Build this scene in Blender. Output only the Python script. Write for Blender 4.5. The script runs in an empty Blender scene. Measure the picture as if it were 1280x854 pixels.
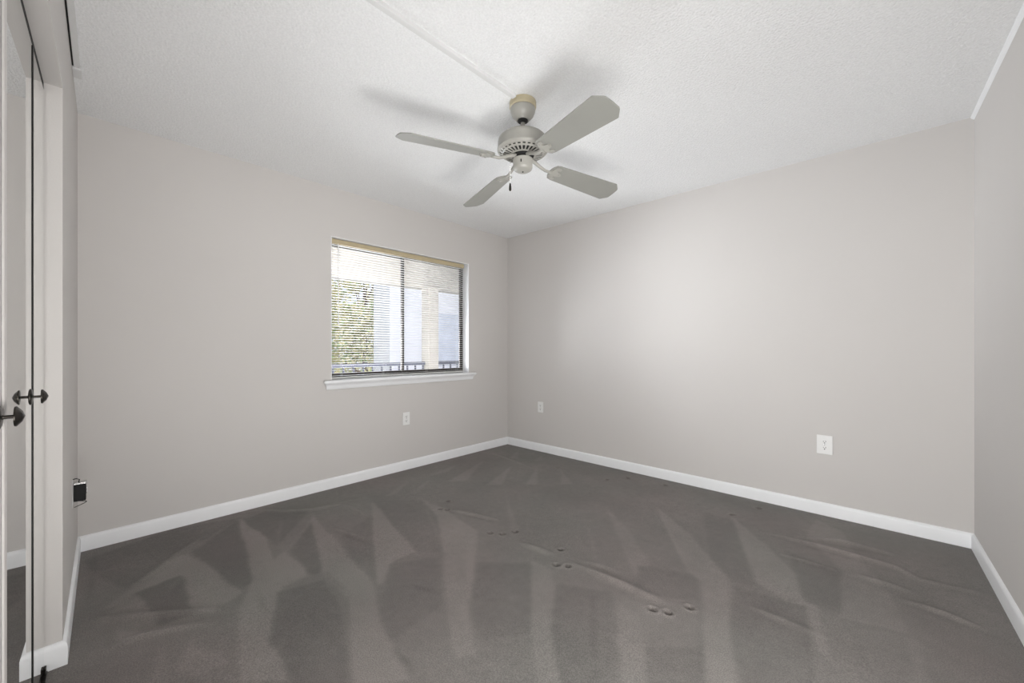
import bpy, bmesh, math, random
import numpy as np
from mathutils import Vector, Matrix
random.seed(7)
PI = math.pi
scene = bpy.context.scene
C = scene.collection

# ---------------------------------------------------------------- camera
cam_d = bpy.data.cameras.new('camera'); cam = bpy.data.objects.new('camera', cam_d); C.objects.link(cam)
cam.location = (0, 0, 1.13); cam.rotation_euler = (PI/2, 0, math.radians(43.05))
cam_d.sensor_width = 36; cam_d.lens = 499/1280*36; cam_d.shift_y = 9/1280
cam_d.clip_start = .02; cam_d.clip_end = 300
scene.camera = cam
# ---------------------------------------------------------------- light and exposure
scene.view_settings.view_transform = 'Standard'; scene.view_settings.look = 'None'
scene.view_settings.exposure = 0.06; scene.view_settings.gamma = 1
scene.view_settings.use_curve_mapping = False
W = bpy.data.worlds.new('sky'); scene.world = W; W.use_nodes = True
bgn = W.node_tree.nodes['Background']; bgn.inputs[0].default_value = (.86, .91, 1, 1); bgn.inputs[1].default_value = .95

def area(name, loc, target, sx, sy, power, col=(1, 1, 1), spread=180):
    d = bpy.data.lights.new(name, 'AREA'); d.shape = 'RECTANGLE'; d.size = sx; d.size_y = sy; d.energy = power; d.color = col; d.spread = math.radians(spread)
    o = bpy.data.objects.new(name, d); C.objects.link(o); o.location = loc
    v = Vector(target)-Vector(loc); o.rotation_euler = v.to_track_quat('-Z', 'Y').to_euler(); return o
sd = bpy.data.lights.new('sun', 'SUN'); sd.energy = 1.7; sd.angle = .02; sd.color = (1, .93, .82)
so = bpy.data.objects.new('sun', sd); C.objects.link(so)
so.rotation_euler = Vector((-.75, .35, -.62)).to_track_quat('-Z', 'Y').to_euler()
area('rear_fill', (0, -.06, .45), (-.35, 3, .60), .8, .75, 43, (1, .995, .985))  # added fill panel behind the camera, no doorway modelled there
area('right_side_fill', (.40, 1.1, .60), (-3, 1.5, .65), .8, .9, 13, (1, .995, .985))  # added fill panel beside the right wall
area('upper_left_fill', (.22, .62, .6), (-2.9, 1.7, 2.2), .6, .6, 3, (1, .995, .985), spread=90)  # added soft fill toward the upper window wall, not a flash
area('far_corner_fill', (.22, .70, .45), (-2.6, 3.4, 2.4), .6, .6, 1.6, (1, .995, .985), spread=80)  # added fill aimed at the far ceiling corner, no real source
area('low_left_fill', (.25, .9, .25), (-3.0, .9, 2.0), .5, .3, 5, (1, .995, .985), spread=80)  # added low fill for the closet end of the window wall, not a flash
area('balcony_bounce', (-4.0, 2.15, .40), (.3, 2.7, 2.0), .7, 2.2, 95, (.97, .985, 1), spread=130)
area('balcony_daylight', (-4.2, .7, 1.35), (.4, 2.9, 1.15), 1.2, 1.3, 120, (.97, .985, 1), spread=120)

# ---------------------------------------------------------------- materials
def mat(name, col, rough=.6, metal=0, bump=None, var=None, spec=.5):
    m = bpy.data.materials.new(name); m.use_nodes = True; nt = m.node_tree; b = nt.nodes['Principled BSDF']
    b.inputs['Base Color'].default_value = (*col, 1); b.inputs['Roughness'].default_value = rough
    b.inputs['Metallic'].default_value = metal; b.inputs['Specular IOR Level'].default_value = spec
    tc = nt.nodes.new('ShaderNodeTexCoord')
    if bump:
        sc, st, dist = bump
        n = nt.nodes.new('ShaderNodeTexNoise'); n.inputs['Scale'].default_value = sc; n.inputs['Detail'].default_value = 3
        nt.links.new(tc.outputs['Object'], n.inputs['Vector'])
        bp = nt.nodes.new('ShaderNodeBump'); bp.inputs['Strength'].default_value = st; bp.inputs['Distance'].default_value = dist
        nt.links.new(n.outputs['Fac'], bp.inputs['Height']); nt.links.new(bp.outputs['Normal'], b.inputs['Normal'])
    if var:
        sc, amt = var
        n = nt.nodes.new('ShaderNodeTexNoise'); n.inputs['Scale'].default_value = sc; n.inputs['Detail'].default_value = 4
        nt.links.new(tc.outputs['Object'], n.inputs['Vector'])
        r = nt.nodes.new('ShaderNodeMapRange'); r.inputs['From Min'].default_value = .3; r.inputs['From Max'].default_value = .7
        r.inputs['To Min'].default_value = 1-amt; r.inputs['To Max'].default_value = 1+amt
        nt.links.new(n.outputs['Fac'], r.inputs['Value'])
        h = nt.nodes.new('ShaderNodeHueSaturation'); h.inputs['Color'].default_value = (*col, 1)
        nt.links.new(r.outputs['Result'], h.inputs['Value']); nt.links.new(h.outputs['Color'], b.inputs['Base Color'])
    return m
WALL = (.61, .587, .568)
M = {
 'wall': mat('wall_paint', WALL, .75, bump=(260, .12, .002), var=(1.2, .012)),
 'ceiling': mat('ceiling_texture', (.84, .845, .85), .9, bump=(95, .8, .008), var=(120, .05)),
 'trim': mat('white_trim_paint', (.86, .87, .885), .4, var=(6, .015)),
 'fan': mat('fan_enamel', (.37, .362, .33), .38, var=(8, .02)),
 'blade': mat('fan_blade_finish', (.30, .30, .275), .28, var=(5, .03)),
 'ring': mat('aged_ivory_plastic', (.50, .44, .30), .5, var=(20, .04)),
 'black': mat('black_plastic', (.004, .004, .004), .5, var=(30, .2), spec=.25),
 'dark': mat('dark_hole', (.02, .02, .02), .8, var=(30, .2)),
 'bronze': mat('bronze_aluminium', (.055, .048, .045), .4, .6, var=(30, .1)),
 'knob': mat('blackened_bronze', (.05, .045, .04), .3, .9, var=(40, .2)),
 'chrome': mat('chrome', (.7, .7, .7), .2, 1, var=(40, .05)),
 'rail_tan': mat('tan_headrail', (.50, .42, .27), .45, var=(12, .04)),
 'slat': mat('blind_slat_vinyl', (.66, .655, .64), .45, var=(30, .01)),
 'cord': mat('blind_cord', (.62, .62, .60), .8, var=(50, .05)),
 'plate': mat('outlet_plastic', (.80, .80, .79), .35, var=(40, .01)),
 'raceway': mat('white_raceway_plastic', (.70, .70, .70), .6, var=(20, .01)),
 'stucco': mat('porch_stucco', (.62, .58, .53), .9, bump=(60, .3, .01), var=(5, .04)),
 'railing': mat('blue_grey_railing', (.12, .13, .18), .5, var=(20, .08)),
 'bldg': mat('white_siding', (.78, .79, .86), .8, var=(2, .02)),
 'glassdark': mat('bluish_window_glass', (.60, .64, .76), .3, var=(3, .1)),  # opaque blue-grey tone for the far building's panes
 'concrete': mat('concrete', (.55, .54, .52), .9, bump=(30, .3, .01), var=(3, .08)),
 'bark': mat('bark', (.16, .11, .07), .9, bump=(30, .6, .02), var=(12, .25)),
 'leaf_green': mat('green_leaves', (.40, .50, .22), .6, var=(3, .45)),
 'leaf_gold': mat('golden_leaves', (.74, .68, .36), .6, var=(3, .35)),
}
def mirror_mat():
    m = mat('mirror_glass', (.86, .87, .86), .005, 1); return m
M['mirror'] = mirror_mat()
def glass_mat():
    m = bpy.data.materials.new('window_glass'); m.use_nodes = True; nt = m.node_tree
    for n in list(nt.nodes):
        if n.type != 'OUTPUT_MATERIAL': nt.nodes.remove(n)
    out = [n for n in nt.nodes if n.type == 'OUTPUT_MATERIAL'][0]
    t = nt.nodes.new('ShaderNodeBsdfTransparent'); t.inputs[0].default_value = (.95, .96, .97, 1)
    g = nt.nodes.new('ShaderNodeBsdfGlossy'); g.inputs['Roughness'].default_value = .01
    fr = nt.nodes.new('ShaderNodeFresnel'); fr.inputs[0].default_value = 1.45
    mx = nt.nodes.new('ShaderNodeMixShader')
    nt.links.new(fr.outputs[0], mx.inputs[0]); nt.links.new(t.outputs[0], mx.inputs[1]); nt.links.new(g.outputs[0], mx.inputs[2])
    nt.links.new(mx.outputs[0], out.inputs[0]); return m
M['glass'] = glass_mat()
def carpet_mat():
    m = bpy.data.materials.new('grey_cut_pile_carpet'); m.use_nodes = True; nt = m.node_tree; b = nt.nodes['Principled BSDF']
    b.inputs['Roughness'].default_value = 1; b.inputs['Specular IOR Level'].default_value = .1
    b.inputs['Sheen Weight'].default_value = .15; b.inputs['Sheen Roughness'].default_value = .5
    L = nt.links.new; N = nt.nodes.new
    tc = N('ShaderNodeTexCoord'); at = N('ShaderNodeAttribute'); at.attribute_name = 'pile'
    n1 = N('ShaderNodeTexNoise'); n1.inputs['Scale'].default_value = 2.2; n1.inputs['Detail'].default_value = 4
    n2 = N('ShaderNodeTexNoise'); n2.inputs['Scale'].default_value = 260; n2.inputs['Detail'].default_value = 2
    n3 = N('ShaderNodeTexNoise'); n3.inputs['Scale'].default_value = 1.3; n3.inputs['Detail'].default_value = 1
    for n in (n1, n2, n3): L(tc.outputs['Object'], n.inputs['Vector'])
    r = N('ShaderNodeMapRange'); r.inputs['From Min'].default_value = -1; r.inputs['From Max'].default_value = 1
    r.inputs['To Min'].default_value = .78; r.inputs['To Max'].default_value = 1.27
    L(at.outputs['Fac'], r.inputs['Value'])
    r1 = N('ShaderNodeMapRange'); r1.inputs['From Min'].default_value = .3; r1.inputs['From Max'].default_value = .7
    r1.inputs['To Min'].default_value = .9; r1.inputs['To Max'].default_value = 1.1; L(n1.outputs['Fac'], r1.inputs['Value'])
    r2 = N('ShaderNodeMapRange'); r2.inputs['From Min'].default_value = .3; r2.inputs['From Max'].default_value = .7
    r2.inputs['To Min'].default_value = .72; r2.inputs['To Max'].default_value = 1.28; L(n2.outputs['Fac'], r2.inputs['Value'])
    m1 = N('ShaderNodeMath'); m1.operation = 'MULTIPLY'; L(r.outputs[0], m1.inputs[0]); L(r1.outputs[0], m1.inputs[1])
    m2 = N('ShaderNodeMath'); m2.operation = 'MULTIPLY'; L(m1.outputs[0], m2.inputs[0]); L(r2.outputs[0], m2.inputs[1])
    cr = N('ShaderNodeValToRGB'); cr.color_ramp.elements[0].position = .35; cr.color_ramp.elements[1].position = .65
    cr.color_ramp.elements[0].color = (.174, .165, .153, 1); cr.color_ramp.elements[1].color = (.187, .165, .156, 1)
    L(n3.outputs['Fac'], cr.inputs[0])
    h = N('ShaderNodeHueSaturation'); L(cr.outputs[0], h.inputs['Color']); L(m2.outputs[0], h.inputs['Value']); L(h.outputs[0], b.inputs['Base Color'])
    bp = N('ShaderNodeBump'); bp.inputs['Strength'].default_value = .5; bp.inputs['Distance'].default_value = .004
    L(n2.outputs['Fac'], bp.inputs['Height']); L(bp.outputs[0], b.inputs['Normal'])
    return m
M['carpet'] = carpet_mat()

# ---------------------------------------------------------------- helpers
def obj(name, bm, m, parent=None, smooth=False, bevel=0):
    me = bpy.data.meshes.new(name)
    bmesh.ops.recalc_face_normals(bm, faces=bm.faces)
    bm.to_mesh(me); bm.free()
    for mm in (m if isinstance(m, (list, tuple)) else [m]): me.materials.append(mm)
    o = bpy.data.objects.new(name, me); C.objects.link(o)
    if parent is not None: o.parent = parent
    if smooth:
        for p in me.polygons: p.use_smooth = True
        try: me.set_sharp_from_angle(angle=math.radians(38))
        except Exception: pass
    if bevel:
        b = o.modifiers.new('bevel', 'BEVEL'); b.width = bevel; b.segments = 2; b.limit_method = 'ANGLE'
    return o
def struct(name, bm, m, **k):
    o = obj(name, bm, m, **k); o['kind'] = 'structure'; return o
def thing(name, label, cat, loc=(0, 0, 0), rotz=0, group=None):
    o = bpy.data.objects.new(name, None); C.objects.link(o); o.location = loc; o.rotation_euler = (0, 0, rotz)
    tag(o, label, cat, group); return o
def tag(o, label, cat, group=None):
    o['label'] = label; o['category'] = cat
    if group: o['group'] = group
    return o
def box(bm, x0, x1, y0, y1, z0, z1, mi=0, mtx=None):
    v = [bm.verts.new((x, y, z)) for z in (z0, z1) for x, y in ((x0, y0), (x1, y0), (x1, y1), (x0, y1))]
    if mtx is not None:
        for q in v: q.co = mtx @ q.co
    for f in ((0, 3, 2, 1), (4, 5, 6, 7), (0, 1, 5, 4), (1, 2, 6, 5), (2, 3, 7, 6), (3, 0, 4, 7)):
        bm.faces.new([v[i] for i in f]).material_index = mi
    return v
def BM(): return bmesh.new()
def bx(*a, **k):
    bm = BM(); box(bm, *a, **k); return bm
def lathe(bm, prof, n=48, c=(0, 0, 0), cap=True):
    rings = []
    for r, z in prof:
        rings.append([bm.verts.new((c[0]+max(r, 1e-5)*math.cos(2*PI*i/n), c[1]+max(r, 1e-5)*math.sin(2*PI*i/n), c[2]+z)) for i in range(n)])
    for a, b in zip(rings, rings[1:]):
        for i in range(n): bm.faces.new((a[i], a[(i+1) % n], b[(i+1) % n], b[i]))
    if cap:
        bm.faces.new(rings[0]); bm.faces.new(rings[-1])
    return bm
def tube(bm, pts, r, n=10):
    pts = [Vector(p) for p in pts]; rings = []
    for i, p in enumerate(pts):
        t = (pts[min(i+1, len(pts)-1)]-pts[max(i-1, 0)]).normalized()
        up = Vector((0, 0, 1)) if abs(t.z) < .9 else Vector((1, 0, 0))
        a = t.cross(up).normalized(); b = t.cross(a)
        rr = r[i] if isinstance(r, (list, tuple)) else r
        rings.append([bm.verts.new(p+a*rr*math.cos(2*PI*k/n)+b*rr*math.sin(2*PI*k/n)) for k in range(n)])
    for a, b in zip(rings, rings[1:]):
        for k in range(n): bm.faces.new((a[k], a[(k+1) % n], b[(k+1) % n], b[k]))
    bm.faces.new(rings[0]); bm.faces.new(rings[-1]); return bm
def prism(bm, pts, z0, z1, mtx=None):
    a = [bm.verts.new((x, y, z0)) for x, y in pts]; b = [bm.verts.new((x, y, z1)) for x, y in pts]
    if mtx is not None:
        for q in a+b: q.co = mtx @ q.co
    n = len(pts); bm.faces.new(a); bm.faces.new(b)
    for i in range(n): bm.faces.new((a[i], a[(i+1) % n], b[(i+1) % n], b[i]))
    return bm
def sweep(bm, path, prof):
    """profile (d out to the left of the path, z) swept along a plan path with mitred corners"""
    P = [Vector((x, y, 0)) for x, y in path]; rings = []
    for i, p in enumerate(P):
        ns = []
        if i > 0: d = (P[i]-P[i-1]).normalized(); ns.append(Vector((-d.y, d.x, 0)))
        if i < len(P)-1: d = (P[i+1]-P[i]).normalized(); ns.append(Vector((-d.y, d.x, 0)))
        n = ns[0] if len(ns) == 1 else (ns[0]+ns[1]).normalized()
        k = 1/max(.3, n.dot(ns[0]))
        rings.append([bm.verts.new(p+n*k*d_+Vector((0, 0, z))) for d_, z in prof])
    m = len(prof)
    for a, b in zip(rings, rings[1:]):
        for k in range(m): bm.faces.new((a[k], a[(k+1) % m], b[(k+1) % m], b[k]))
    bm.faces.new(rings[0]); bm.faces.new(rings[-1]); return bm
def frame_mtx(o, xdir):
    x = Vector((xdir[0], xdir[1], 0)).normalized(); y = Vector((-x.y, x.x, 0)); z = Vector((0, 0, 1))
    m = Matrix((x, y, z)).transposed().to_4x4(); m.translation = Vector(o); return m
MARKS = [
 (1, [(-2.82, 0.39), (-2.17, 0.5), (-2.1, 0.36), (-2.19, 0.33), (-2.57, 0.33), (-2.55, 0.17)]),
 (-1, [(-2.56, 0.32), (-2.15, 0.32), (-2.17, 0.21), (-2.53, 0.16)]),
 (-1, [(-2.82, 0.41), (-3.12, 0.69), (-2.24, 0.56), (-2.21, 0.5), (-2.6, 0.44)]),
 (1, [(-3.14, 0.7), (-2.76, 0.74), (-2.12, 0.65), (-1.91, 0.56), (-1.75, 0.49), (-1.46, 0.49), (-1.59, 0.36), (-2.04, 0.45), (-2.28, 0.57)]),
 (-0.8, [(-3.14, 0.85), (-2.92, 1.06), (-2.54, 0.75), (-2.76, 0.74), (-3.1, 0.71)]),
 (1, [(-2.46, 0.77), (-2.1, 0.76), (-2.08, 0.64), (-2.39, 0.69)]),
 (-0.8, [(-2.75, 1.02), (-2.09, 0.82), (-2.1, 0.77), (-2.44, 0.78), (-2.61, 0.91)]),
 (-0.7, [(-2.06, 0.61), (-2.01, 0.8), (-1.83, 0.78), (-1.57, 0.71), (-1.27, 0.59), (-1.4, 0.47), (-1.75, 0.49), (-1.94, 0.57)]),
 (1, [(-2.9, 1.06), (-2.35, 1.01), (-1.78, 0.94), (-1.54, 0.84), (-1.33, 0.79), (-1.18, 0.75), (-1.26, 0.6), (-1.43, 0.67), (-1.76, 0.81), (-2.07, 0.82)]),
 (-0.4, [(-2.38, 1.04), (-2.58, 1.38), (-1.8, 0.96), (-1.86, 0.96)]),
 (1, [(-2.77, 1.45), (-1.91, 1.26), (-1.9, 1.09), (-1.75, 0.97), (-1.78, 0.96)]),
 (-0.5, [(-1.89, 1.09), (-1.78, 1.33), (-1.41, 1.06), (-1.4, 0.81), (-1.61, 0.88)]),
 (-0.4, [(-2.76, 1.46), (-2.52, 1.73), (-2.15, 1.6), (-1.8, 1.36), (-1.91, 1.26)]),
 (0.8, [(-2.56, 1.74), (-2.21, 1.72), (-1.84, 1.66), (-1.66, 1.49), (-1.51, 1.34), (-1.33, 1.14), (-1.15, 1.02), (-1.11, 1.01), (-1.15, 0.93), (-1.23, 0.97), (-1.45, 1.11), (-1.86, 1.41), (-2.21, 1.62)]),
 (-0.6, [(-1.57, 1.42), (-1.36, 1.61), (-1.02, 1.22), (-1.15, 1.05), (-1.3, 1.13)]),
 (0.8, [(-1.38, 1.63), (-1.25, 1.63), (-1.14, 1.52), (-1.0, 1.3), (-0.85, 1.16), (-0.76, 1.07), (-0.83, 1.01), (-1.06, 1.25)]),
 (0.5, [(-2.23, 2.3), (-1.89, 2.02), (-1.68, 1.87), (-1.66, 1.78), (-1.91, 2.0)]),
 (-0.6, [(-1.15, 1.55), (-0.93, 1.68), (-0.76, 1.41), (-0.64, 1.18), (-0.77, 1.06), (-0.97, 1.27)]),
 (0.5, [(-0.87, 1.61), (-0.76, 1.61), (-0.66, 1.44), (-0.56, 1.25), (-0.62, 1.2)]),
 (0.5, [(-1.45, 2.54), (-1.17, 2.32), (-0.89, 2.02), (-0.89, 1.85), (-1.09, 2.13)]),
 (0.3, [(-1.44, 2.1), (-1.21, 1.93), (-1.25, 1.89)]),
 (-0.6, [(-0.93, 1.96), (-0.7, 2.1), (-0.61, 1.89), (-0.84, 1.71)]),
 (-0.6, [(-0.66, 1.44), (-0.51, 1.61), (-0.43, 1.38), (-0.56, 1.25)]),
 (0.8, [(-1.19, 2.79), (-0.87, 2.52), (-0.53, 2.12), (-0.49, 1.9), (-0.44, 1.71), (-0.34, 1.46), (-0.42, 1.38), (-0.54, 1.68), (-0.65, 2.04), (-0.74, 2.1), (-0.86, 2.28)]),
 (-0.5, [(-0.92, 2.93), (-0.73, 2.92), (-0.45, 2.17), (-0.53, 2.15), (-0.68, 2.29)]),
 (0.8, [(-0.75, 2.97), (-0.49, 2.66), (-0.31, 2.41), (-0.21, 2.17), (-0.17, 1.96), (-0.14, 1.83), (-0.19, 1.89), (-0.25, 2.11), (-0.45, 2.22), (-0.57, 2.53)]),
 (-0.5, [(-0.52, 2.1), (-0.26, 2.17), (-0.22, 1.92), (-0.16, 1.62), (-0.34, 1.47), (-0.45, 1.76)]),
 (0.6, [(-0.33, 3.3), (-0.19, 3.19), (-0.1, 2.83), (0.01, 2.55), (0.06, 2.23), (-0.13, 2.16), (-0.16, 2.62), (-0.34, 2.95)]),
 (0.4, [(0.05, 2.2), (0.1, 2.18), (0.12, 1.89), (0.07, 1.84)]),
 (-0.5, [(-0.39, 2.67), (-0.16, 2.62), (-0.13, 2.19), (-0.27, 2.21)]),
 (0.8, [(-2.96, 2.75), (-2.62, 2.23), (-2.73, 2.12)]),
 (0.8, [(-2.64, 2.82), (-2.33, 2.37), (-2.42, 2.28)]),
 (0.8, [(-2.41, 2.93), (-2.11, 2.57), (-2.18, 2.5)]),
 (0.7, [(-2.2, 3.02), (-1.89, 2.77), (-1.98, 2.71)]),
 (0.6, [(-2.98, 3.29), (-2.74, 3.03), (-2.83, 2.99)]),
 (0.5, [(-2.66, 3.31), (-2.52, 3.16), (-2.57, 3.08)]),
 (0.5, [(-3.05, 2.51), (-2.93, 2.27), (-2.96, 2.02)]),
 (0.5, [(-2.99, 1.91), (-2.8, 1.58), (-2.76, 1.64)]),
 (0.5, [(-2.9, 2.08), (-2.66, 1.75), (-2.71, 1.73)]),
 (0.6, [(-2.78, 0.31), (-2.82, 0.39), (-2.55, 0.17), (-2.46, 0.08), (-2.49, 0.06)]),
 (0.6, [(-2.5, 0.16), (-2.32, 0.19), (-2.42, 0.1)]),
 (0.8, [(-2.25, 0.09), (-2.17, 0.17), (-2.13, 0.15), (-2.18, 0.09)]),
 (0.7, [(-1.98, 0.27), (-1.89, 0.29), (-1.82, 0.35), (-1.73, 0.36), (-1.74, 0.28), (-1.81, 0.22)]),
 (0.5, [(-2.03, 0.2), (-1.7, 0.19), (-1.76, 0.13)]),
 (-0.7, [(-3.13, 0.0), (-3.27, 0.39), (-3.14, 0.71), (-2.85, 0.38), (-2.61, 0.14), (-2.8, 0.05)]),  # shade near the left corner, painted as a darker patch
]
RIDGES = [
 (0.008, [(-2.42, 0.02), (-2.25, 0.21), (-2.09, 0.42)]),
 (0.006, [(-2.14, 0.04), (-2.14, 0.16), (-2.08, 0.27), (-2.0, 0.39)]),
 (0.007, [(-2.24, 1.74), (-1.86, 1.86)]),
 (0.007, [(-1.55, 1.73), (-1.33, 1.76)]),
 (0.009, [(-1.23, 1.75), (-0.86, 1.76), (-0.72, 1.77)]),
 (0.006, [(-0.56, 2.85), (-0.25, 2.88), (0.04, 2.87), (0.13, 2.79), (0.33, 2.84)]),
 (0.005, [(-0.35, 2.95), (-0.18, 3.04), (0.04, 3.04)]),
 (0.005, [(-0.1, 2.64), (0.1, 2.63)]),
 (0.006, [(0.05, 2.51), (0.18, 2.51), (0.31, 2.47)]),
 (0.004, [(-0.44, 2.61), (-0.16, 2.62)]),
 (0.005, [(-1.17, 1.81), (-0.99, 1.85)]),
 (0.005, [(-0.44, 1.99), (-0.23, 1.98), (-0.19, 1.99)]),
 (0.006, [(-2.88, 1.28), (-2.5, 1.3)]),
 (0.004, [(-2.58, 1.06), (-2.21, 1.14)]),
 (0.008, [(-3.14, 3.0), (-2.47, 2.9)]),
 (0.006, [(-3.25, 0.73), (-2.93, 1.08), (-2.87, 1.41)]),
 (0.005, [(-2.61, 0.14), (-2.77, 0.28), (-3.0, 0.49)]),
]
DENTS = [(-1.763, 1.694), (-1.702, 1.736), (-1.666, 1.813), (-1.333, 1.829), (-1.254, 1.682), (-1.204, 1.712), (-1.748, 3.072), (-1.637, 3.234), (-1.324, 3.276), (-2.281, 1.708), (-2.233, 1.734), (-2.357, 1.838), (-0.755, 3.005), (-0.649, 3.252), (-0.735, 1.68), (-0.678, 1.704), (-2.262, 3.066), (-0.622, 1.8)]
STREAKS = [
 (0.6, [(-2.72, 0.73), (-2.17, 0.65)]),
 (0.5, [(-2.63, 0.43), (-2.26, 0.42)]),
 (0.5, [(-2.77, 1.45), (-1.78, 0.96)]),
 (0.5, [(-1.78, 1.55), (-1.39, 1.2)]),
 (0.6, [(-2.78, 1.04), (-2.44, 0.78)]),
 (0.6, [(-2.94, 0.9), (-2.55, 0.75)]),
 (0.5, [(-1.45, 2.54), (-0.89, 1.86)]),
 (0.5, [(-0.75, 2.97), (-0.45, 2.22)]),
 (0.5, [(-1.19, 2.79), (-0.73, 2.09)]),
 (0.4, [(-2.56, 1.74), (-1.79, 1.37)]),
 (0.5, [(-0.33, 3.3), (-0.34, 2.95)]),
 (0.4, [(-1.37, 2.17), (-1.13, 1.87)]),
 (0.4, [(-2.02, 1.03), (-1.81, 0.85)]),
 (0.5, [(-2.41, 0.25), (-2.59, 0.35)]),
 (0.5, [(-2.38, 0.06), (-2.52, 0.15)]),
 (-0.8, [(-2.06, 0.83), (-1.83, 0.83)]),
 (-0.7, [(-1.65, 1.07), (-1.52, 1.1)]),
 (-0.8, [(-1.35, 0.79), (-1.23, 0.79)]),
 (-0.5, [(-0.99, 1.61), (-0.73, 1.19)]),
 (-0.5, [(-0.62, 1.96), (-0.46, 1.44)]),
 (-0.5, [(-0.25, 2.08), (-0.18, 1.69)]),
 (-0.6, [(-2.12, 0.55), (-1.95, 0.53)]),
 (-0.5, [(-2.48, 1.06), (-2.15, 1.13)]),
 (-0.5, [(-3.21, 0.04), (-2.54, 0.01)]),
 (-0.5, [(0.05, 2.19), (0.07, 1.93)]),
 (-0.5, [(-2.21, 1.72), (-1.83, 1.83)]),  # from here on, shaded sides of the ripples painted as dark lines
 (-0.6, [(-1.21, 1.73), (-0.84, 1.74)]),
 (-0.5, [(-0.52, 2.82), (0.04, 2.81)]),
 (-0.5, [(0.05, 2.48), (0.31, 2.44)]),
 (-0.5, [(-0.35, 2.91), (0.04, 3.0)]),
 (-0.5, [(-0.44, 2.58), (-0.16, 2.59)]),
 (-0.6, [(-2.44, 0.03), (-2.33, 0.15), (-2.13, 0.42)]),
 (-0.5, [(-0.43, 1.96), (-0.19, 1.97)]),
]
# ---------------------------------------------------------------- the room
XW, YB, HT = -3.275, 3.43, 2.44
T = .14                                    # wall thickness
WY0, WY1, WZ0, WZ1 = 1.362, 2.824, .872, 2.042   # window opening
CS = -.024                                 # slope of the closet wall
def cy(x): return -.027+CS*(x-XW)          # face of the closet wall
def rx(y): return .369+.029*(YB-y)         # face of the right-hand wall
JX, JE, HZ = -2.152, -.50, 2.062           # closet opening: jambs and head
MS = -.032
def my(x): return (cy(JX)-.042)+MS*(x-JX)  # plane of the mirrored doors

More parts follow.
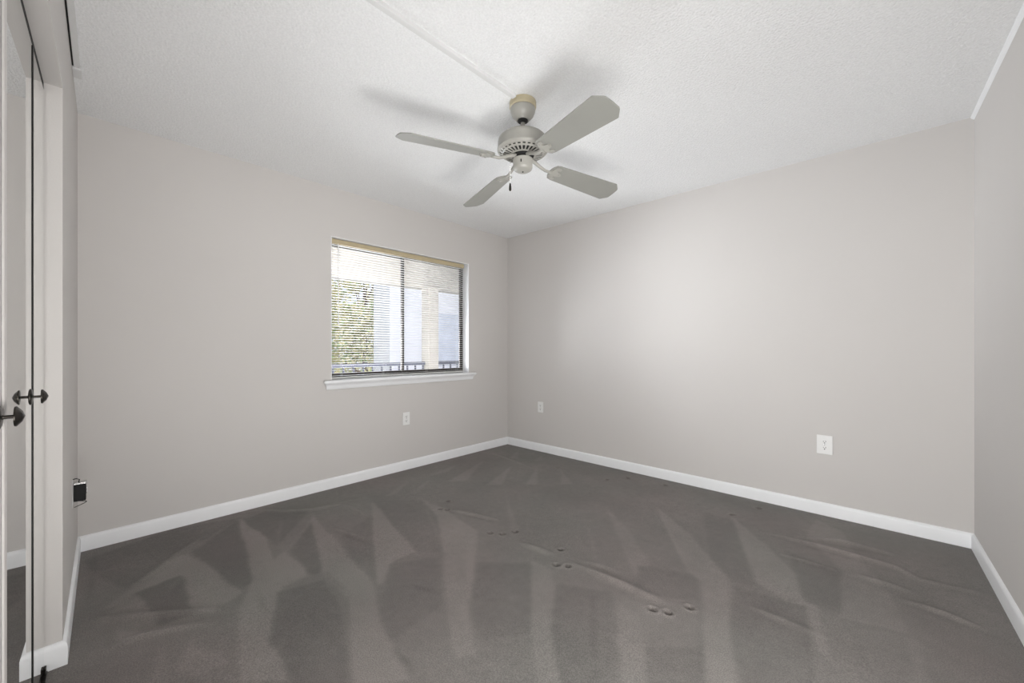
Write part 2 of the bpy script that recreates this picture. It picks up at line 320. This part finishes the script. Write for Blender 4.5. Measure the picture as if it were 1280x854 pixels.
# floor with vacuum marks, ripples and furniture dents in the pile; corner and ripple shading painted in
def build_floor():
    st = .0085; x0, x1, y0, y1 = XW-.01, .52, -.22, YB+.01
    nx = int((x1-x0)/st)+1; ny = int((y1-y0)/st)+1
    X = np.linspace(x0, x1, nx); Y = np.linspace(y0, y1, ny); GX, GY = np.meshgrid(X, Y)
    pile = np.zeros_like(GX)
    wob = .006*np.sin(GX*13+GY*7)+.002*np.sin(GX*31-GY*23)
    def inside(poly):
        m = np.zeros(GX.shape, bool); px = GX+wob; py = GY-wob
        for i in range(len(poly)):
            (xa, ya), (xb, yb) = poly[i-1], poly[i]
            if ya == yb: continue
            c = ((ya > py) != (yb > py)) & (px < (xb-xa)*(py-ya)/(yb-ya)+xa); m ^= c
        return m
    def blur(a, n, k=1):
        for _ in range(n):
            p = np.pad(a, 1, mode='edge'); a = (p[:-2, 1:-1]+p[2:, 1:-1]+p[1:-1, :-2]+p[1:-1, 2:]+2*a)/6
        return a
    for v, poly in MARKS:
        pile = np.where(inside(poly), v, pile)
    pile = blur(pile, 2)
    rng = np.random.RandomState(3)
    grain = blur(rng.randn(*GX.shape), 3); pile = pile+grain*.35
    Z = np.zeros_like(GX)
    for h, pl in RIDGES:
        best = np.full(GX.shape, 9.); tt = np.zeros_like(GX); tot = sum(math.dist(a, b) for a, b in zip(pl, pl[1:])); acc = 0
        for a, b in zip(pl, pl[1:]):
            dx, dy = b[0]-a[0], b[1]-a[1]; L = math.hypot(dx, dy)
            t = np.clip(((GX-a[0])*dx+(GY-a[1])*dy)/(L*L), 0, 1)
            d = np.hypot(GX-a[0]-t*dx+wob*.6, GY-a[1]-t*dy)
            m = d < best; best = np.where(m, d, best); tt = np.where(m, (acc+t*L)/tot, tt); acc += L
        Z += h*1.9*np.exp(-(best/.020)**2)*np.clip(np.sin(PI*np.clip(tt*.9+.05, 0, 1)), 0, 1)
        pile += .5*np.exp(-(best/.022)**2)*np.sin(PI*tt)  # crests painted lighter so the ripples read as lit
    for v, pl in STREAKS:
        for a, b in zip(pl, pl[1:]):
            dx, dy = b[0]-a[0], b[1]-a[1]; L = math.hypot(dx, dy)
            t = np.clip(((GX-a[0])*dx+(GY-a[1])*dy)/(L*L), 0, 1)
            d = np.hypot(GX-a[0]-t*dx, GY-a[1]-t*dy)
            pile += v*np.exp(-(d/.014)**2)*(.4+.6*np.sin(PI*np.clip(t, .02, .98)))
    for x, y in DENTS:
        d = np.hypot((GX-x), (GY-y)*1.15)
        Z += -.014*np.exp(-(d/.0155)**4)+.004*np.exp(-((d-.026)/.008)**2)
        pile += -.5*np.exp(-(d/.015)**2)+.3*np.exp(-((d-.027)/.009)**2)
    Z += .0015*np.sin(GX*5+np.sin(GY*3))*np.sin(GY*4)
    edge = np.minimum(np.minimum(GX-XW, YB-GY), .08)/.08
    Z *= np.clip(edge, 0, 1); Z -= .0005
    V = np.stack([GX.ravel(), GY.ravel(), Z.ravel()], 1)
    i = np.arange(nx*ny).reshape(ny, nx); F = np.stack([i[:-1, :-1], i[:-1, 1:], i[1:, 1:], i[1:, :-1]], -1).reshape(-1, 4)
    me = bpy.data.meshes.new('floor'); me.vertices.add(len(V)); me.vertices.foreach_set('co', V.ravel().astype('f'))
    me.loops.add(F.size); me.loops.foreach_set('vertex_index', F.ravel().astype('i'))
    me.polygons.add(len(F)); me.polygons.foreach_set('loop_start', (np.arange(len(F))*4).astype('i'))
    me.polygons.foreach_set('loop_total', np.full(len(F), 4, 'i'))
    me.update(); me.validate()
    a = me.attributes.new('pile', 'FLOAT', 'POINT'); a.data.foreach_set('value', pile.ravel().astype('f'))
    me.polygons.foreach_set('use_smooth', np.ones(len(F), bool))
    me.materials.append(M['carpet'])
    o = bpy.data.objects.new('floor', me); C.objects.link(o); o['kind'] = 'structure'
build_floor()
struct('ceiling', bx(XW-T, .75, -.9, YB+T, HT, HT+.12), M['ceiling'])
# subfloor slab under the carpet and closet
# window wall with its opening
bm = BM(); xo = XW-T
box(bm, xo, XW, -.9, WY0, -.03, HT); box(bm, xo, XW, WY1, YB+T, -.03, HT)
box(bm, xo, XW, WY0, WY1, -.03, WZ0); box(bm, xo, XW, WY0, WY1, WZ1, HT)
bmesh.ops.remove_doubles(bm, verts=bm.verts, dist=1e-5)
struct('wall_left', bm, M['wall'])
struct('wall_back', bx(XW, .75, YB, YB+T, -.03, HT), M['wall'])
bm = BM(); prism(bm, [(rx(-.9), -.9), (rx(-.9)+T, -.9), (rx(YB)+T, YB), (rx(YB), YB)], -.03, HT)
struct('wall_right', bm, M['wall'])
# closet wall: piece by the window wall, head over the opening, piece beyond it
bm = BM(); D = .11
prism(bm, [(XW, cy(XW)), (XW, cy(XW)-D), (JX, cy(JX)-D), (JX, cy(JX))], -.03, HT)
prism(bm, [(JX, cy(JX)), (JX, cy(JX)-D), (JE, cy(JE)-D), (JE, cy(JE))], HZ, HT)
prism(bm, [(JE, cy(JE)), (JE, cy(JE)-D), (rx(0), cy(rx(0))-D), (rx(0), cy(rx(0)))], -.03, HT)
struct('wall_front', bm, M['wall'])
struct('wall_closet', bx(XW, .6, -.9, -.8, -.03, HT), M['wall'])
struct('floor_closet', bx(XW, .6, -.8, -.20, -.05, -.012), M['carpet'])
# baseboards
BP = [(0, 0), (.013, 0), (.013, .066), (.011, .076), (.006, .083), (0, .085)]
bm = BM(); sweep(bm, [(XW, YB), (XW, cy(XW))][::1], BP)
struct('baseboard_left', bm, M['trim'], smooth=True)
bm = BM(); sweep(bm, [(rx(YB), YB), (XW, YB)], BP)
struct('baseboard_back', bm, M['trim'], smooth=True)
bm = BM(); sweep(bm, [(rx(.0), .0), (rx(YB), YB)], BP)
struct('baseboard_right', bm, M['trim'], smooth=True)
bm = BM(); sweep(bm, [(XW, cy(XW)), (JX, cy(JX)), (JX-.001, cy(JX)-.042)], BP)
struct('baseboard_front', bm, M['trim'], smooth=True)
# caulk bead along the top of the right wall
bm = BM(); sweep(bm, [(rx(.0), .0), (rx(YB), YB)], [(0, HT-.016), (.006, HT-.012), (.014, HT-.004), (.015, HT), (0, HT)])
struct('trim_1', bm, M['trim'])

# ---------------------------------------------------------------- window
win = thing('window_1', 'x', 'x'); del win['label'], win['category']; win['kind'] = 'structure'
FX0, FX1 = XW-.135, XW-.095
mid = 2.085
bm = BM()
box(bm, FX0, FX1, WY0, WY0+.022, WZ0, WZ1); box(bm, FX0, FX1, WY1-.022, WY1, WZ0, WZ1)
box(bm, FX0, FX1, WY0+.022, WY1-.022, WZ0, WZ0+.028); box(bm, FX0, FX1, WY0+.022, WY1-.022, WZ1-.028, WZ1)
obj('window_frame', bm, M['bronze'], win, bevel=.002)
def sash(name, a, b, xa, xb):
    s = .022
    bm = BM(); z0, z1 = WZ0+.028, WZ1-.028
    box(bm, xa, xb, a, a+s, z0, z1); box(bm, xa, xb, b-s, b, z0, z1); box(bm, xa, xb, a+s, b-s, z0, z0+s); box(bm, xa, xb, a+s, b-s, z1-s, z1)
    f = obj(name, bm, M['bronze'], win, bevel=.0015)
    obj('glass_pane', bx((xa+xb)/2-.002, (xa+xb)/2+.002, a+s, b-s, z0+s, z1-s), M['glass'], f)
sash('window_sash', WY0+.022, mid+.012, FX0+.003, FX0+.018); sash('window_sash', mid-.012, WY1-.022, FX0+.021, FX0+.037)
# painted returns of the opening
bm = BM(); box(bm, FX1, XW, WY1-.004, WY1, WZ0, WZ1); box(bm, FX1, XW, WY0, WY0+.004, WZ0, WZ1); box(bm, FX1, XW, WY0+.004, WY1-.004, WZ1-.004, WZ1)
obj('window_return', bm, M['trim'], win)
# stool: moulded profile with returned ends
bm = BM()
prof = [(0, .800), (.012, .800), (.018, .806), (.020, .822), (.026, .838), (.034, .846), (.042, .852), (.046, .860), (.044, .870), (.038, .874), (0, .874)]
ya, yb = 1.325, 2.860
rings = []
for y, s in ((ya, -1), (yb, 1)):
    rings.append([bm.verts.new((XW+d, y+s*(d-.010), z)) for d, z in prof])
m_ = len(prof)
for k in range(m_): bm.faces.new((rings[0][k], rings[0][(k+1) % m_], rings[1][(k+1) % m_], rings[1][k]))
bm.faces.new(rings[0]); bm.faces.new(rings[1])
box(bm, FX1, XW, WY0+.004, WY1-.004, WZ0-.0, WZ0+.003)
obj('window_sill', bm, M['trim'], win, smooth=True)

# ---------------------------------------------------------------- mini blind
bl = thing('mini_blind', 'white horizontal mini blind lowered over the sliding window, tan head rail on top', 'window blind', (XW-.045, 2.08, 0))
hl = .705
bm = BM(); box(bm, -.014, .014, -hl, hl, 1.996, 2.034)
obj('head_rail', bm, M['rail_tan'], bl, bevel=.003)['label'] = 'tan metal head rail'
bm = BM(); nsl = 51; z0, z1 = .905, 1.985
for i in range(nsl):
    z = z0+(z1-z0)*i/(nsl-1); n = 5; row = []
    tilt = .10
    for s in (-hl+.003, hl-.003):
        for k in range(n):
            u = (k/(n-1)-.5); row.append((u*.0245, s, z+.0018*(1-4*u*u)+u*.0245*tilt))
    top = [bm.verts.new(p) for p in row]; bot = [bm.verts.new((p[0], p[1], p[2]-.0006)) for p in row]
    for k in range(n-1):
        bm.faces.new((top[k], top[k+1], top[n+k+1], top[n+k])); bm.faces.new((bot[k], bot[n+k], bot[n+k+1], bot[k+1]))
    bm.faces.new((top[0], top[n], bot[n], bot[0])); bm.faces.new((top[n-1], bot[n-1], bot[2*n-1], top[2*n-1]))
obj('slats', bm, M['slat'], bl, smooth=True)
obj('bottom_rail', bx(-.012, .012, -hl+.002, hl-.002, .882, .894), M['slat'], bl, bevel=.003)
for y in (-hl+.09, -.235, .235, hl-.09):
    bm = BM()
    for x in (-.0128, .0128): tube(bm, [(x, y, .893), (x, y, 1.998)], .0007, 5)
    obj('ladder_cord', bm, M['cord'], bl)
bm = BM(); tube(bm, [(.021, -hl+.055, 1.998), (.021, -hl+.055, 1.975)], .0022, 6); tube(bm, [(.022, -hl+.055, 1.975), (.026, -hl+.055, 1.33)], .004, 6)
obj('tilt_wand', bm, M['plate'], bl)
bm = BM(); tube(bm, [(.019, hl-.05, 1.998), (.022, hl-.048, 1.6), (.021, hl-.045, 1.32)], .0012, 6); lathe(bm, [(.002, 0), (.006, -.006), (.007, -.032), (.003, -.036)], 10, (.021, hl-.045, 1.322))
obj('pull_cord', bm, M['bronze'], bl, smooth=True)

# ---------------------------------------------------------------- mirrored bifold closet doors
def door_pair(label, t_hinge, widths, knob_leaf, knob_pos, side):
    """leaves laid end to end along the mirror plane; local x runs along the doors, local y faces the room"""
    x = JX+t_hinge
    t = thing('mirrored_closet_door', label, 'closet door', (x, my(x), 0), math.atan(MS), 'mirrored bifold closet doors')
    a = 0
    for k, w in enumerate(widths):
        z0, z1 = .028, 2.026
        g = .0018
        leaf = obj('door_leaf', bx(a+g, a+w-g, -.022, -.0042, z0, z1), M['trim'], t)
        obj('mirror_panel', bx(a+g, a+w-g, -.004, 0, z0, z1), M['mirror'], leaf)
        if k == knob_leaf:
            kx = a+knob_pos
            bm = BM(); mt = Matrix.Translation((kx, 0, .99)) @ Matrix.Rotation(-PI/2, 4, 'X')
            # axis along local +y
            b2 = BM(); lathe(b2, [(.0235, 0), (.0235, .0015), (.020, .0030), (.005, .004), (.0038, .006), (.0038, .019), (.0205, .0200), (.0210, .0225), (.0115, .0300), (.0005, .034)], 24)
            for v in b2.verts: v.co = Matrix.Translation((kx, .0002, .99)) @ Matrix.Rotation(-PI/2, 4, 'X') @ v.co
            bm.free(); obj('door_knob', b2, M['knob'], t, smooth=True)['label'] = 'dark metal cone-shaped knob'
        if k > 0: obj('edge_seal', bx(a-.001, a+.019, .0001, .0014, z0, z1), M['black'], leaf)
        a += w
    return t, a
p1, _ = door_pair('mirrored bifold closet door beside the jamb with the black outlet hanging next to it, knob near the fold', .004, [.290, .485], 1, .048, 1)
p2, _ = door_pair('mirrored bifold closet door nearest the camera, its knob at the left photo edge', .786, [.478, .297], 0, .052, 1)
p2.location.y += .004
obj('edge_stile', bx(.0018, .030, .0002, .0045, .028, 2.026), M['wall'], p2, bevel=.001)['label'] = 'painted strip along the leading edge'
# bottom pivot bracket on the carpet at the jamb and top track in the head
bm = BM(); box(bm, .002, .075, -.018, .008, .0, .004); box(bm, .002, .006, -.018, .008, .0, .030); lathe(bm, [(.005, .004), (.005, .03)], 12, (.022, -.010, 0))
box(bm, .012, .034, .001, .006, .004, .026)
obj('pivot_bracket', bm, M['knob'], p1, bevel=.001)
a0 = JX; a1 = JE
bm = BM(); prism(bm, [(JX+.002, my(JX)-.026), (JE-.002, my(JE)-.026), (JE-.002, my(JE)-.002), (JX+.002, my(JX)-.002)], 2.036, HZ-.001)
tag(obj('door_track', bm, M['dark']), 'black metal track above the mirrored closet doors', 'door track')

# ---------------------------------------------------------------- outlets
def outlet(label, loc, rot, w, h, group=None):
    t = thing('wall_outlet', label, 'electrical outlet', loc, rot, 'duplex wall outlets')
    bm = BM(); box(bm, -w/2, w/2, 0, .006, -h/2, h/2)
    obj('cover_plate', bm, M['plate'], t, bevel=.003)
    for s in (-1, 1):
        bm = BM(); pts = []
        for k in range(24):
            an = 2*PI*k/24; pts.append((.0165*math.cos(an), max(-.0125, min(.0125, .0165*math.sin(an)))))
        b2 = prism(BM(), pts, .0062, .0082)
        for v in b2.verts: v.co = Vector((v.co.x, v.co.z, v.co.y+s*.0205))
        r = obj('receptacle', b2, M['plate'], t)
        z = s*.0205
        bm.free(); bm = BM()
        box(bm, -.0075, -.005, .0083, .0087, z-.001, z+.008); box(bm, .005, .0075, .0083, .0087, z-.001, z+.0065); box(bm, -.003, .003, .0083, .0087, z-.0105, z-.0045)
        obj('slots', bm, M['dark'], r)
    obj('screw', lathe(BM(), [(.003, 0), (.003, .0012)], 12), M['chrome'], t).matrix_local = Matrix.Translation((0, .0061, 0)) @ Matrix.Rotation(-PI/2, 4, 'X')
    return t
outlet('white duplex outlet low on the window wall below the sill', (XW, 2.053, .476), -PI/2, .074, .118)
outlet('small white duplex outlet low on the back wall near the far corner', (-2.771, YB, .487), PI, .076, .118)
outlet('larger white duplex outlet low on the back wall toward the right wall', (-.299, YB, .478), PI, .086, .128)

# pulled-out black outlet beside the closet
ox = -2.78
ta = thing('loose_outlet', 'black electrical outlet hanging out of the wall next to the left corner, wire loop below', 'electrical outlet', (ox, cy(ox), .455), math.atan(CS))
bm = BM()
box(bm, -.040, .040, 0, .0015, -.062, -.048); box(bm, -.040, .040, 0, .0015, .048, .062); box(bm, -.040, -.030, 0, .0015, -.048, .048); box(bm, .030, .040, 0, .0015, -.048, .048)
obj('wall_plate', bm, M['plate'], ta)
bm = BM(); box(bm, -.022, .022, .004, .044, -.040, .038)
obj('receptacle_body', bm, M['black'], ta, bevel=.003)
bm = BM(); box(bm, -.023, .023, .003, .046, .039, .047); box(bm, -.008, .008, .044, .0475, -.012, .022)
obj('mounting_yoke', bm, M['chrome'], ta, bevel=.001)
bm = BM(); pts = []
for k in range(22):
    a = k/21; pts.append((.004*math.sin(a*6), .005+.04*math.sin(PI*a), -.041-.030*a+.004*math.sin(PI*a)))
tube(bm, pts, .0016, 8)
obj('wire', bm, M['black'], ta, smooth=True)
bm = BM(); tube(bm, [(0, .001, .062), (.002, .012, .064), (0, .022, .058), (0, .02, .046)], .0022, 8)
obj('wire', bm, M['black'], ta, smooth=True)

# ---------------------------------------------------------------- surface raceways
bm = BM(); prism(bm, [(-.014, 0), (.014, 0), (.014, .015), (.012, .017), (-.012, .017), (-.014, .015)], 0, 1.602)
for v in bm.verts: v.co = Vector((-1.397+v.co.x, -.09+v.co.z, HT-v.co.y))
tag(obj('wire_raceway', bm, M['raceway']), 'white wire channel running straight across the ceiling to the fan', 'wire raceway')
t = thing('wall_raceway', 'short white wire channel tucked where the closet wall meets the ceiling', 'wire raceway', (-2.72, cy(-2.72), HT), math.atan(CS))
obj('channel', bx(.0, 2.1, .006, .026, -.016, -.0005), M['raceway'], t, bevel=.002)
obj('end_box', bx(-.09, .0, .0005, .030, -.024, -.0005), M['raceway'], t, bevel=.003)
obj('dark_gap_strip', bx(.0, 2.1, .0005, .0055, -.012, -.0005), M['black'], t)  # black strip stands in for the dark gap behind the channel

# ---------------------------------------------------------------- ceiling fan
FC = (-1.405, 1.588)
fan = thing('ceiling_fan', 'off-white four-blade ceiling fan with pull chain hanging from the ceiling', 'ceiling fan', (FC[0], FC[1], HT))
o = obj('ceiling_ring', lathe(BM(), [(.068, 0), (.071, -.006), (.071, -.032), (.066, -.036)], 48), M['ring'], fan, smooth=True); o['label'] = 'yellowed ivory ring against the ceiling'
obj('canopy_gap', lathe(BM(), [(.064, -.034), (.064, -.041)], 48), M['dark'], fan)
obj('canopy', lathe(BM(), [(.066, -.038), (.067, -.044), (.065, -.056), (.058, -.072), (.046, -.086), (.036, -.095), (.033, -.100), (.026, -.098)], 48), M['fan'], fan, smooth=True)
obj('hanger_ball', lathe(BM(), [(.024, -.090), (.027, -.100), (.026, -.106), (.014, -.112)], 32), M['dark'], fan, smooth=True)
obj('downrod', lathe(BM(), [(.0115, -.108), (.0115, -.168)], 24), M['fan'], fan, smooth=True)
hz = -.168
obj('motor_housing', lathe(BM(), [(.016, hz+.012), (.020, hz+.003), (.040, hz-.002), (.085, hz-.010), (.114, hz-.020), (.128, hz-.034), (.132, hz-.050), (.132, hz-.080), (.135, hz-.084), (.135, hz-.091), (.126, hz-.100), (.120, hz-.100)], 64), M['fan'], fan, smooth=True)
# vented ring under the motor
zv = hz-.108
mh = obj('motor_core', lathe(BM(), [(.112, hz-.088), (.110, hz-.101), (.05, hz-.108)], 48), M['dark'], fan)
bm = BM(); nr = 28
for k in range(nr):
    a = 2*PI*k/nr; mt = Matrix.Rotation(a, 4, 'Z') @ Matrix.Translation((0, 0, 0))
    for (r0, z0_, r1, z1_, w0, w1) in ((.066, zv-.010, .106, zv-.004, .0030, .0052), (.106, zv-.004, .124, zv+.010, .0052, .0056)):
        v = []
        for (r, z, w) in ((r0, z0_, w0), (r1, z1_, w1)):
            for s in (-1, 1):
                for dz in (0, .003): v.append(bm.verts.new(mt @ Vector((r, s*w, z+dz))))
        for f in ((0, 1, 3, 2), (4, 6, 7, 5), (0, 4, 5, 1), (2, 3, 7, 6), (0, 2, 6, 4), (1, 5, 7, 3)): bm.faces.new([v[i] for i in f])
lathe(bm, [(.060, zv-.012), (.069, zv-.011), (.069, zv-.007), (.060, zv-.008), (.060, zv-.012)], 48, cap=False)
lathe(bm, [(.104, zv-.0055), (.111, zv-.002), (.111, zv+.002), (.104, zv-.001), (.104, zv-.0055)], 48, cap=False)
lathe(bm, [(.121, zv+.006), (.127, zv+.012), (.125, zv+.015), (.119, zv+.010), (.121, zv+.006)], 48, cap=False)
obj('vent_grille', bm, M['fan'], fan)
# rotor hub, switch housing
obj('rotor_hub', lathe(BM(), [(.050, hz-.104), (.052, hz-.120), (.040, hz-.126), (.030, hz-.134), (.030, hz-.142)], 32), M['dark'], fan, smooth=True)
sw = obj('switch_housing', lathe(BM(), [(.048, hz-.136), (.054, hz-.139), (.054, hz-.150), (.052, hz-.153), (.0515, hz-.182), (.047, hz-.192), (.036, hz-.199), (.012, hz-.202), (.0, hz-.202)], 48, cap=False), M['fan'], fan, smooth=True)
bm = BM(); tube(bm, [(0, 0, hz-.201), (0, 0, hz-.205)], .004, 12)
obj('cap_screw', bm, M['dark'], sw)
va = math.atan2(-FC[1], -FC[0])-.05
bm = BM(); box(bm, .0515, .0535, -.003, .003, hz-.172, hz-.158, mtx=Matrix.Rotation(va-.12, 4, 'Z')); box(bm, .0525, .0555, -.0015, .0015, hz-.168, hz-.163, mtx=Matrix.Rotation(va-.12, 4, 'Z'))
obj('reverse_switch', bm, M['dark'], sw)
# blades
BZ = -.327                                  # blade root height below the ceiling
def arc(cx_, cy_, r, a0, a1, n): return [(cx_+r*math.cos(a0+(a1-a0)*k/n), cy_+r*math.sin(a0+(a1-a0)*k/n)) for k in range(n+1)]
def blade_outline():
    r0, r1, w0, w1 = .175, .660, .058, .077
    up = [(r0, .0), (r0+.002, .018), (r0+.008, .034), (r0+.020, w0-.006), (r0+.045, w0)]
    up += [(r1-.050, w1-.001), (r1-.040, w1-.001), (r1-.006, w1-.030), (r1, w1-.040), (r1+.002, 0)]
    lo = [(x, -y) for x, y in up[::-1]]
    return up[:-1]+lo[:-1]
def arm_outline():
    top = [(.175, .008), (.186, .014), (.190, .030), (.198, .040), (.208, .046), (.222, .047), (.232, .040), (.228, .030), (.216, .027), (.214, .020), (.226, .015), (.244, .012), (.254, .0)]
    return top+[(x, -y) for x, y in top[-2::-1]]
first = None
for k, deg in enumerate((74.3, 163.5, 253.3, 343.5)):
    a = math.radians(deg)
    R0 = Matrix.Rotation(a, 4, 'Z')
    # pitch and droop of the blade about its root
    mt = R0 @ Matrix.Translation((.19, 0, BZ)) @ Matrix.Rotation(math.radians(3.0), 4, 'Y') @ Matrix.Rotation(math.radians(-14.5), 4, 'X') @ Matrix.Translation((-.19, 0, 0))
    if first is None:
        bm = BM(); prism(bm, blade_outline(), -.003, .003)
        bo = obj('blade', bm, M['blade'], fan, bevel=.0015)
        bm = BM()
        prism(bm, arm_outline(), -.0085, -.0035)
        for (px, py) in ((.205, .036), (.205, -.036), (.240, 0)): lathe(bm, [(.006, -.0085), (.006, -.0105), (.003, -.0115)], 12, (px, py, 0))
        inv = mt.inverted() @ R0
        pts = [(.045, 0, hz-.126), (.075, 0, hz-.134), (.11, 0, hz-.150), (.145, 0, BZ-.004), (.19, 0, BZ-.006)]
        tube(bm, [inv @ Vector(p) for p in pts], [.011, .010, .009, .008, .007], 10)
        ao = obj('blade_arm', bm, M['fan'], bo, smooth=True)
        bo.matrix_local = mt; first = (bo, ao)
    else:
        b2 = first[0].copy(); C.objects.link(b2); b2.parent = fan; b2.matrix_local = mt
        a2 = first[1].copy(); C.objects.link(a2); a2.parent = b2
# pull chain
chx, chy = (-.067*math.cos(math.radians(43.05)), -.067*math.sin(math.radians(43.05)))
bm = BM(); tube(bm, [(chx*.7, chy*.7, hz-.150), (chx*.95, chy*.95, hz-.150), (chx, chy, hz-.158)], .0045, 10)
z = hz-.158
while z > hz-.262:
    lathe(bm, [(.0004, 0), (.0016, -.0016), (.0004, -.0034)], 6, (chx, chy, z)); z -= .0034
pc = obj('pull_chain', bm, M['chrome'], fan)
obj('chain_pull', lathe(BM(), [(.001, 0), (.004, -.004), (.0048, -.012), (.0065, -.022), (.0068, -.036), (.004, -.042), (.001, -.043)], 16, (chx, chy, hz-.262)), M['knob'], pc, smooth=True)

# ---------------------------------------------------------------- outside the window
struct('balcony_floor', bx(-5.05, XW-T, -2.5, 9.0, -.22, -.10), M['concrete'])
struct('balcony_ceiling', bx(-5.05, XW-T, -2.5, 9.0, 2.40, 2.56), M['stucco'])
struct('balcony_beam', bx(-5.02, -4.82, -2.5, 9.0, 2.0, 2.40), M['stucco'])
tag(obj('balcony_column', bx(-4.86, -4.68, 3.30, 3.47, -.10, 2.0), M['stucco'], bevel=.008), 'beige square column seen through the right window pane', 'column')
def railing(y0, y1, label):
    t = thing('balcony_railing', label, 'railing', (-4.78, y0, -.10), 0, 'balcony railings')
    L = y1-y0
    obj('top_rail', bx(-.03, .03, 0, L, 1.0, 1.045), M['railing'], t, bevel=.006)
    obj('bottom_rail', bx(-.018, .018, 0, L, .10, .13), M['railing'], t)
    n = int(L/.125); src = None
    for i in range(n+1):
        y = .02+(L-.04)*i/n
        if src is None: src = obj('baluster', bx(-.009, .009, -.009, .009, .0, 1.0), M['railing'], t); src.location.y = y
        else:
            c = src.copy(); C.objects.link(c); c.parent = t; c.location.y = y
railing(.6, 3.29, 'dark railing outside the left window pane, up to the beige column')
railing(3.48, 5.6, 'dark railing outside the right window pane, beyond the beige column')
b = thing('white_building', 'white building wing outside behind the beige column', 'building', (-9.0, 5.18, -3.0), math.radians(-3))
obj('wall', bx(-.9, 0, 0, 9, 0, 9.5), M['bldg'], b)
for (ya_, za_) in ((1.1, 3.7), (4.2, 3.7), (1.1, 6.6), (4.2, 6.6)):
    w = obj('building_window', bx(.0, .05, ya_, ya_+1.3, za_, za_+1.5), M['bldg'], b)
    obj('window_glass', bx(.051, .06, ya_+.1, ya_+1.2, za_+.1, za_+1.4), M['glassdark'], w)
g = thing('garage_row', 'low white building in the distance below the trees', 'building', (-27, -4, -3.0))
obj('wall', bx(-3, 0, 0, 20, 0, 3.55), M['bldg'], g)
obj('roof', bx(-3.3, .3, -.3, 20.3, 3.56, 3.68), M['concrete'], g)
bm = BM()
for i in range(6): box(bm, .0, .04, 1+3.2*i, 3.4+3.2*i, .1, 2.3)
obj('garage_doors', bm, M['concrete'], g)
struct('ground', bx(-70, -5.1, -40, 60, -3.2, -3.0), M['concrete'])
def tree(loc, h, crown, seed, m, label):
    rnd = random.Random(seed)
    t = thing('leafy_tree', label, 'tree', loc, 0, 'trees beyond the railing')
    bm = BM(); tube(bm, [(0, 0, 0), (.05, .03, h*.3), (-.04, .06, h*.6), (0, 0, h*.9)], [.16, .12, .08, .02], 8)
    for k in range(14):
        a = rnd.uniform(0, 2*PI); z_ = h*rnd.uniform(.3, .8); r = crown*rnd.uniform(.5, .9)
        tube(bm, [(0, 0, z_), (r*.5*math.cos(a), r*.5*math.sin(a), z_+.4), (r*math.cos(a), r*math.sin(a), z_+.9)], [.045, .03, .01], 5)
    obj('trunk', bm, M['bark'], t)
    bm = BM(); cl = []
    for k in range(85):
        while True:
            p = Vector((rnd.uniform(-1, 1), rnd.uniform(-1, 1), rnd.uniform(-1, 1)))
            if p.length < 1: break
        cl.append((Vector((p.x*crown, p.y*crown, h*.62+p.z*h*.42)), rnd.uniform(.3, .55)))
    for c_, cr in cl:
        for j in range(130):
            d = Vector((rnd.gauss(0, 1), rnd.gauss(0, 1), rnd.gauss(0, 1))).normalized()*cr*rnd.uniform(.4, 1)
            p = c_+d; s = rnd.uniform(.05, .10)
            u = Vector((rnd.gauss(0, 1), rnd.gauss(0, 1), rnd.gauss(0, 1))).normalized(); w = u.orthogonal().normalized()
            bm.faces.new([bm.verts.new(q) for q in (p-u*s, p+w*s*.5, p+u*s, p-w*s*.5)]).material_index = 0 if rnd.random() < .75 else 1
    o = obj('foliage', bm, m, t); return t
tree((-11.0, 2.95, -3.0), 7.0, 1.35, 1, [M['leaf_green'], M['leaf_gold']], 'green tree at the left edge of the window view')
tree((-12.6, 6.3, -3.0), 7.2, 1.5, 2, [M['leaf_gold'], M['leaf_green']], 'golden-leaved tree in the middle of the left window pane')
tree((-20.5, 5.6, -3.0), 8.6, 2.4, 3, [M['leaf_green'], M['leaf_gold']], 'green tree farthest back, seen between the two nearer trees')
